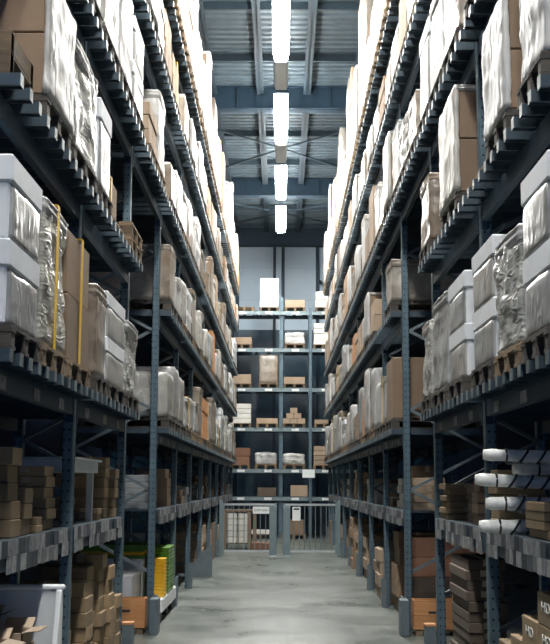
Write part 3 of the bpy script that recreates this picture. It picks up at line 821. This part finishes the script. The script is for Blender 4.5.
rug(1.56, 2.4, 7.66, 1.86, .05, 'thick shaded rolled rug lying behind the white rolls, right shelf', .02)
t = thing('rug_rack', 'dark steel arm rack holding the white rolled rugs', 'rack', (1.85, 7.5, Z1))
for sy in (-.17, .26):
    b = MB(); b.box(-.02,.02,sy-.02,sy+.02,0,.56); obj('mast', b.mesh('mast', M['guard_grey']), t)
for z in (.142, .30, .455):
    for sx in (-.30, .06):
        b = MB(); b.box(sx-.012,sx+.012,-.17,.26,z,z+.01); obj('arm', b.mesh('arm', M['guard_grey']), t)
    b = MB(); b.box(-.31,.07,.245,.265,z,z+.01); obj('rail', b.mesh('rail', M['guard_grey']), t)
stack('right', 6.88, Z1, .5, .5, .055, 4, 'carton_kraft', 'flat pile at the right picture edge', xin=.03, what='flat brown carton', jit=.02)
stack('right', 8.1, Z1, .3, .34, .085, 5, 'carton_kraft', 'pile behind the lowest rolled rugs, right', xin=.0, what='brown carton')
stack('right', 9.2, Z1, .26, .3, .088, 4, 'carton_brown', 'pile past the second upright, right', xin=.06, what='brown carton')
stack('right', 9.75, Z1, .4, .4, .08, 4, 'carton_dark', 'dark pile before the walkway, right', xin=.12, what='dark carton')
stack('right', 10.75, Z1, .4, .42, .055, 6, 'carton_kraft', 'green-strapped pile at the right walkway corner', xin=.03, what='flat carton', jit=.02)
# dark flat-pack pile & HD cartons on the floor
stack('right', 9.75, .0, .9, .30, .082, 14, 'carton_dark', 'tall floor pile before the walkway, right', xin=.0, what='dark flat carton', jit=.02)
def text_mesh(s, size, mat, ext=.0015):
    cu = bpy.data.curves.new('t', 'FONT'); cu.body = s; cu.size = size; cu.align_x = 'CENTER'; cu.align_y = 'CENTER'; cu.extrude = ext
    o = bpy.data.objects.new('t', cu); COL.objects.link(o); bpy.context.view_layer.update()
    me = bpy.data.meshes.new_from_object(o); bpy.data.objects.remove(o); me.materials.clear(); me.materials.append(M[mat]); me.name = 'lettering'; return me
HD = text_mesh('HD', .085, 'print_white')
def hdbox(y, z, w, h, label):
    t = thing('printed_carton', label, 'box', (XR+.02+.3, y, z), 0, 'cartons printed HD')
    obj('carton_body', cached(('hd', w, h), lambda: cbox(w, .6, h-.003, 'carton_kraft', .005, 'carton_body', False)), t)
    o = obj('lettering', HD, t, (-.302, 0, h*.55)); o.rotation_euler = (pi/2, 0, -pi/2); o.scale.x = 1.8
    return t
for c, (y, n, nm) in enumerate(((6.66, 6, 'nearest and tallest'), (7.11, 5, 'middle'))):
    for k in range(n):
        hdbox(y, k*.189, .43, .189, 'brown carton printed HD, %s in the %s column, lower right corner' % ('lowest' if k == 0 else 'topmost' if k == n-1 else ORD[k+1]+' up', nm))
stack('right', 7.55, 0, .34, .4, .155, 5, 'carton_kraft', 'pile past the printed cartons, right floor', xin=.03, what='brown carton')
stack('right', 7.93, 0, .28, .4, .14, 5, 'carton_kraft', 'pile at the second right upright, floor', xin=.0, what='brown carton')

# ---------------------------- picking stock past the walkway
rs = random.Random(5)
mats_ = ['carton_tan','carton_tan','carton_brown','carton_brown','carton_dark','carton_offwhite','carton_grey','carton_red']
wh = {'carton_tan':'light brown carton','carton_brown':'brown carton','carton_dark':'dark carton','carton_offwhite':'off-white carton','carton_grey':'grey carton','carton_red':'reddish carton'}
for sn in ('left','right'):
    for i in range(3, len(EDGES)-1):
        ya, yb = EDGES[i]+.1, EDGES[i+1]-.1
        bn = ORD[i-2]
        nst = 4 if i < 7 else 2
        for j in range(nst):       # low shelf
            if sn == 'left' and i == 3 and j < 2: continue
            p = (yb-ya)/nst; mt = rs.choice(mats_); n = rs.choice((1,2,3,4)) if i < 7 else rs.choice((1,2)); h = rs.uniform(.09,.14) if i < 7 else rs.uniform(.12,.24)
            stack(sn, ya+p*(j+.5), Z1, round(p*.8,2), .4, round(h,2), n, mt, '%s pile, %s low shelf, %s bay past walkway' % (ORD[j+1], sn, bn), xin=rs.uniform(.02,.25), what=wh[mt], jit=.02)
        nst = 3 if i < 7 else 2
        for j in range(nst):       # floor
            if i == 3 and (sn == 'left' or j < 2): continue
            if sn == 'left' and i in (4, 5): continue
            p = (yb-ya)/nst; mt = rs.choice(('carton_tan','carton_brown','carton_brown','carton_tan'))
            n = rs.choice((3,4,5)) if i < 7 else 2; h = rs.uniform(.15,.22) if i < 7 else rs.uniform(.3,.45)
            stack(sn, ya+p*(j+.5), 0, round(p*.86,2), .55, round(h,2), n, mt, '%s floor pile, %s rack, %s bay past walkway' % (ORD[j+1], sn, bn), xin=rs.uniform(.0,.12), what=wh[mt], jit=.03)
# wedge shaped foot guards on the left floor
for (y, h) in ((21.9, .62),):
    b = MB(); b.add([(-.45,-.03,0),(.0,-.03,0),(.0,-.03,h),(-.12,-.03,h-.1),(-.45,-.03,.16),(-.45,.03,0),(.0,.03,0),(.0,.03,h),(-.12,.03,h-.1),(-.45,.03,.16)],
          [(0,1,2,3,4),(9,8,7,6,5),(0,5,6,1),(1,6,7,2),(2,7,8,3),(3,8,9,4),(4,9,5,0)])
    o = obj('wedge_guard', b.mesh('wedge_guard', M['guard_grey']), None, (XL+.24, y-.14, 0)); tag(o, 'tall grey wedge-shaped guard plate standing on the left floor', 'guard plate')

# ------------------------------------------------------------------ gate
GY = 28.0
for k, (xa, xb, lab) in enumerate(((-1.42, -.10, 'left leaf of the steel barred gate closing the aisle'), (.06, 1.38, 'right leaf of the steel barred gate closing the aisle'))):
    t = thing('gate_leaf', lab, 'gate', (xa, GY, 0), 0, 'gate leaves')
    w = xb-xa
    for nm, z0, z1 in (('top_rail', 1.22, 1.27), ('bottom_rail', .10, .15)):
        b = MB(); b.box(0, w, -.02, .02, z0, z1); obj(nm, b.mesh(nm, M['bright_steel']), t)
    for x in (.02, w-.02):
        b = MB(); b.box(x-.025, x+.025, -.025, .025, .06, 1.28); obj('stile', b.mesh('stile', M['gate_steel']), t)
    for j in range(1, 10):
        x = w*j/10; b = MB(); b.tube([(x,0,.15),(x,0,1.22)], .011, 6); obj('bar', b.mesh('bar', M['gate_steel']), t)
    b = MB(); xx = w-.04 if k == 0 else .04
    b.tube([(xx-.02,0,.04),(xx+.02,0,.04)], .04, 12); obj('wheel', b.mesh('wheel', M['black_plastic']), t)
for x, lab in ((-.19, 'left'), (.15, 'right')):
    t = thing('gate_post', 'wide grey steel panel post at the %s of the gate middle' % lab, 'gate post', (x, GY-.09, 0))
    b = MB(); b.box(-.085,.085,-.04,.04,.0,1.20); obj('panel', bevel(b.mesh('panel', M['gate_steel']), .008), t)
    b = MB(); b.box(-.09,.09,-.05,.05,0,.03); obj('base_plate', b.mesh('base_plate', M['bright_steel']), t)
STAFF = text_mesh('STAFF ONLY', .066, 'ink')
t = thing('staff_sign', 'white sign reading STAFF ONLY on the left gate leaf', 'sign', (-.47, GY-.045, 1.10))
b = MB(); b.box(-.21,.21,-.006,.006,-.075,.095); obj('board', b.mesh('board', M['sign_white']), t)
o = obj('lettering', STAFF, t, (0,-.008,.005)); o.rotation_euler = (pi/2,0,0)
t = thing('paper_notice', 'white paper notice with dark header hanging on the right gate leaf', 'notice', (.385, GY-.045, 1.02))
b = MB(); b.box(-.10,.10,-.004,.004,-.16,.17); obj('sheet', b.mesh('sheet', M['sign_white']), t)
b = MB(); b.box(-.07,.07,-.0055,-.004,.10,.14); obj('header', b.mesh('header', M['ink']), t)
for s, x in (('left', -1.46), ('right', 1.42)):
    b = MB(); b.box(-.04,.04,-.04,.04,0,1.34); o = obj('gate_post', bevel(b.mesh('gate_post', M['gate_steel']), .005), None, (x, GY-.0, 0)); tag(o, 'slim grey hinge post of the gate beside the %s rack' % s, 'gate post')

# ------------------------------------------------------------------ end rack across the aisle
EY = 37.0
ez = [1.34, 2.23, 3.57, 4.87, 6.18, 7.42]
for x, lab in ((-1.84,'behind the left rack end'),(.91,'right of the aisle middle'),(3.66,'behind the right rack end')):
    o = copy_tree(fr); o.location = (x+.05, EY, 0); o.rotation_euler.z = -pi/2
    # frame depth runs away from the camera
    tag(o, 'upright frame of the end rack, %s' % lab, 'rack frame', 'end rack frames')
    for c in o.children:
        c.scale.z = 7.55/8.05 if 'post' in c.name else 1
t = thing('centre_column', 'slim steel column rising in the middle of the end rack', 'column', (0.0, EY+.14, 0))
b = MB(); b.box(-.06,.06,-.05,.05,0,7.9); obj('shaft', b.mesh('shaft', M['post_steel']), t)
b = MB(); b.box(-.10,.10,-.09,.09,0,.02); obj('foot_plate', b.mesh('foot_plate', M['guard_grey']), t)
for bi, (xa, xb) in enumerate(((-1.735,.905),(1.015,3.655))):
    for k, z in enumerate(ez):
        t = thing('end_rack_shelf', 'pale beam shelf of the end rack, %s level, %s bay' % (ORD[k+1], ['left','right'][bi]), 'rack shelf', (xa, EY-.05, z), 0, 'end rack shelves')
        w = xb-xa
        for nm, y in (('front_beam', 0), ('rear_beam', 1.0)):
            b = MB(); b.box(0, w, y, y+.05, -.13, -.01); obj(nm, b.mesh(nm, M['gate_steel'] if y == 0 else M['beam_blue']), t)
        for j in range(7):
            b = MB(); x = .08+(w-.16)*j/6; b.box(x-.05,x+.05,-.03,1.05,-.01,.0); obj('support_bar', b.mesh('support_bar', M['steel_bar']), t)
        for j in range(3):
            b = MB(); x = w*(j+.5)/3; b.box(x-.12,x+.12,-.006,0,-.11,-.03); obj('location_label', b.mesh('location_label', M['sign_white']), t)
b = MB(); b.box(-.2,.2,-.01,.01,-.13,.13); o = obj('hanging_sign', b.mesh('hanging_sign', M['sign_white']), None, (.90, EY-.08, 2.08)); tag(o, 'small blank white sign fixed to the end rack upright', 'sign')
lev = {'first':0,'second':1,'third':2,'fourth':3,'fifth':4,'sixth':5}
def e_pal(x0, x1, z, lab):
    o = obj('wooden_pallet', PALL, None, ((x0+x1)/2, EY+.5, z), -pi/2); o.scale = (.9, (x1-x0)/.8, 1); tag(o, lab, 'pallet', 'pallets on the end rack')
def px(x): return (x-280.7)/30.5-0.005
pos = {0:'far left',1:'left of centre',2:'right of centre',3:'far right'}
def eload(col, lv, x0, x1, h, kind, look):
    z = ez[lv]; x0, x1 = px(x0), px(x1); w = x1-x0
    e_pal(x0, x1, z, 'wooden pallet on the end rack, %s level, %s' % (ORD[lv+1], pos[col]))
    if kind is None: return
    lab = '%s on the end rack, %s level, %s' % (look, ORD[lv+1], pos[col])
    zz = z+.133
    if kind in ('wrap','crink','grey','tanw'):
        mt = KIND[kind][2]; me = lumpy(w, .95, h, col+lv, mt, .04 if h < .7 else .02, .07)
        t = thing('wrapped_load', lab, 'pallet load', ((x0+x1)/2, EY+.5, zz), -pi/2+pi/2)
        o = obj('stretch_wrap', me, t); o.rotation_euler.z = pi/2
        obj('base_carton', cached(('eb', round(w,2)), lambda: cbox(.9, w*.96, .05, 'carton_brown')), t)
    elif kind == 'pyr':
        n = 0
        for r_, (c, yy) in enumerate(((3, 0), (2, .2), (1, .4))):
            for q in range(c):
                xw = w/3; x = (x0+x1)/2+(q-(c-1)/2)*xw
                tag(obj('carton', cached(('pyr', round(xw,2)), lambda: cbox(.6, xw-.01, h/3-.004, 'carton_tan')), None, (x, EY+.4, zz+r_*h/3)), 'brown carton heaped on the end rack, %s level, row %s, piece %s' % (ORD[lv+1], ['one','two','three'][r_], ['one','two','three'][q]), 'box', 'heaped cartons on the end rack')
    else:
        mt = kind; n = 1 if h < .35 else (2 if h < .6 else 4); hh = h/n
        if n > 1:
            t = thing('carton_load', lab, 'pallet load', ((x0+x1)/2, EY+.5, zz))
            for q in range(n):
                obj('carton', cached(('et', round(w,2), round(hh,3), mt), lambda: cbox(.95, w*.96, hh-.012, mt, .008)), t, (0.01*(q % 2),0,q*hh))
        else:
            tag(obj('carton', cached(('et', round(w,2), round(hh,3), mt), lambda: cbox(.95, w*.96, hh-.012, mt, .008)), None, ((x0+x1)/2, EY+.5, zz)), lab, 'box')
EL = [
 (0,5,233,253,0,None,''),(1,5,258.5,278,.98,'carton_white','white box'),(2,5,284,305,.26,'carton_tan','low tan cartons'),(3,5,315,334,.55,'carton_offwhite','off-white tiered cartons'),
 (0,4,231,251,.24,'carton_tan','flat tan carton'),(2,4,284,305,.42,'wrap','white lumpy wrapped pile'),(3,4,313,332,.72,'carton_offwhite','pale tiered cartons'),
 (0,3,231,251,.32,'carton_tan','tan carton'),(1,3,258,278,.98,'tanw','tall wrapped brown cartons'),(2,3,283,305,.24,'carton_tan','flat brown cartons'),
 (0,2,231,251,.65,'carton_offwhite','pale wrapped cartons'),(1,2,256,278,.18,'carton_tan','small brown carton'),(2,2,282,305,.52,'pyr',''),(3,2,314,334,.14,'carton_tan','little brown carton'),
 (0,1,231,250,.55,'carton_red','reddish tiered cartons'),(1,1,255,277,.40,'wrap','white wrapped heap'),(2,1,283,305,.38,'crink','grey-green wrapped heap'),(3,1,313,333,.62,'carton_tan','tan tiered cartons'),
]
for e in EL: eload(*e)
tag(obj('carton', cbox(.7,.55,.36,'carton_tan'), None, (px(299), EY+.4, ez[0]+.0)), 'brown carton on the lowest end rack shelf beside the upright', 'box')
tag(obj('carton', cbox(.7,.6,.28,'carton_dark'), None, (px(267), EY+.4, ez[0]+.0)), 'dark carton on the lowest end rack shelf, left of centre', 'box')
tag(obj('carton', cbox(.7,.6,.20,'carton_red'), None, (px(262)+.15, 30.6, 0)), 'flat reddish carton on the floor behind the gate', 'box')
tag(obj('carton', cbox(.8,.65,.45,'carton_brown'), None, (.42, EY+.4, .14)), 'brown carton on a floor pallet under the end rack', 'box')
o = obj('wooden_pallet', PALL, None, (.42, EY+.45, 0), -pi/2); tag(o, 'wooden pallet on the floor under the end rack, right', 'pallet', 'floor pallets')
tag(obj('carton', cbox(.8,.7,.12,'carton_offwhite'), None, (-.65, EY+.4, .14)), 'flat off-white carton on a floor pallet under the end rack', 'box')
o = obj('wooden_pallet', PALL, None, (-.65, EY+.45, 0), -pi/2); tag(o, 'wooden pallet on the floor under the end rack, left', 'pallet', 'floor pallets')
# caged pallet of white goods behind the left gate leaf
t = thing('pallet_box', 'brown framed pallet box of white packs behind the left gate leaf', 'crate', (-1.10, 31.2, 0))
b = MB(); b.box(-.42,.42,-.3,.3,.14,.16); obj('base', b.mesh('base', M['pallet_wood']), t)
for sx in (-.40,.26,.40):
    b = MB(); b.box(sx-.04,sx+.04,-.32,.3,0.0,1.02); obj('side_post', b.mesh('side_post', M['carton_brown']), t)
b = MB(); b.box(-.42,.42,-.32,.3,1.0,1.05); obj('top_rail', b.mesh('top_rail', M['carton_brown']), t)
for q in range(5):
    b = MB()
    for c in range(2): b.box(-.35+c*.29,-.08+c*.29,-.28,.28,.17+q*.16,.17+q*.16+.15)
    obj('white_pack', bevel(b.mesh('white_pack', M['carton_offwhite']), .01), t)

# ------------------------------------------------------------------ world, camera
w = bpy.data.worlds.new('World'); S.world = w; w.use_nodes = True
bg = w.node_tree.nodes['Background']; bg.inputs[0].default_value = (.02,.09,.34,1); bg.inputs[1].default_value = .28
cd = bpy.data.cameras.new('Camera'); cam = bpy.data.objects.new('Camera', cd); COL.objects.link(cam); S.camera = cam
f, pi_, ya, ro = 1129., .1423, .0058, .0051
fw = Vector((sin(-ya)*cos(pi_), cos(ya)*cos(pi_), sin(pi_))); r = Vector((cos(ya), sin(ya), 0)); up = r.cross(fw)
r2 = r*cos(ro)+up*sin(ro); u2 = -r*sin(ro)+up*cos(ro)
mt = Matrix((r2, u2, -fw)).transposed().to_4x4(); mt.translation = Vector((0,0,1.75)); cam.matrix_world = mt
cd.sensor_fit = 'VERTICAL'; cd.sensor_height = 24.; cd.lens = 24.*f/644; cd.clip_end = 200
S.view_settings.view_transform = 'Standard'; S.view_settings.look = 'None'; S.view_settings.gamma = 1; S.view_settings.use_curve_mapping = False
S.view_settings.exposure = 1.42
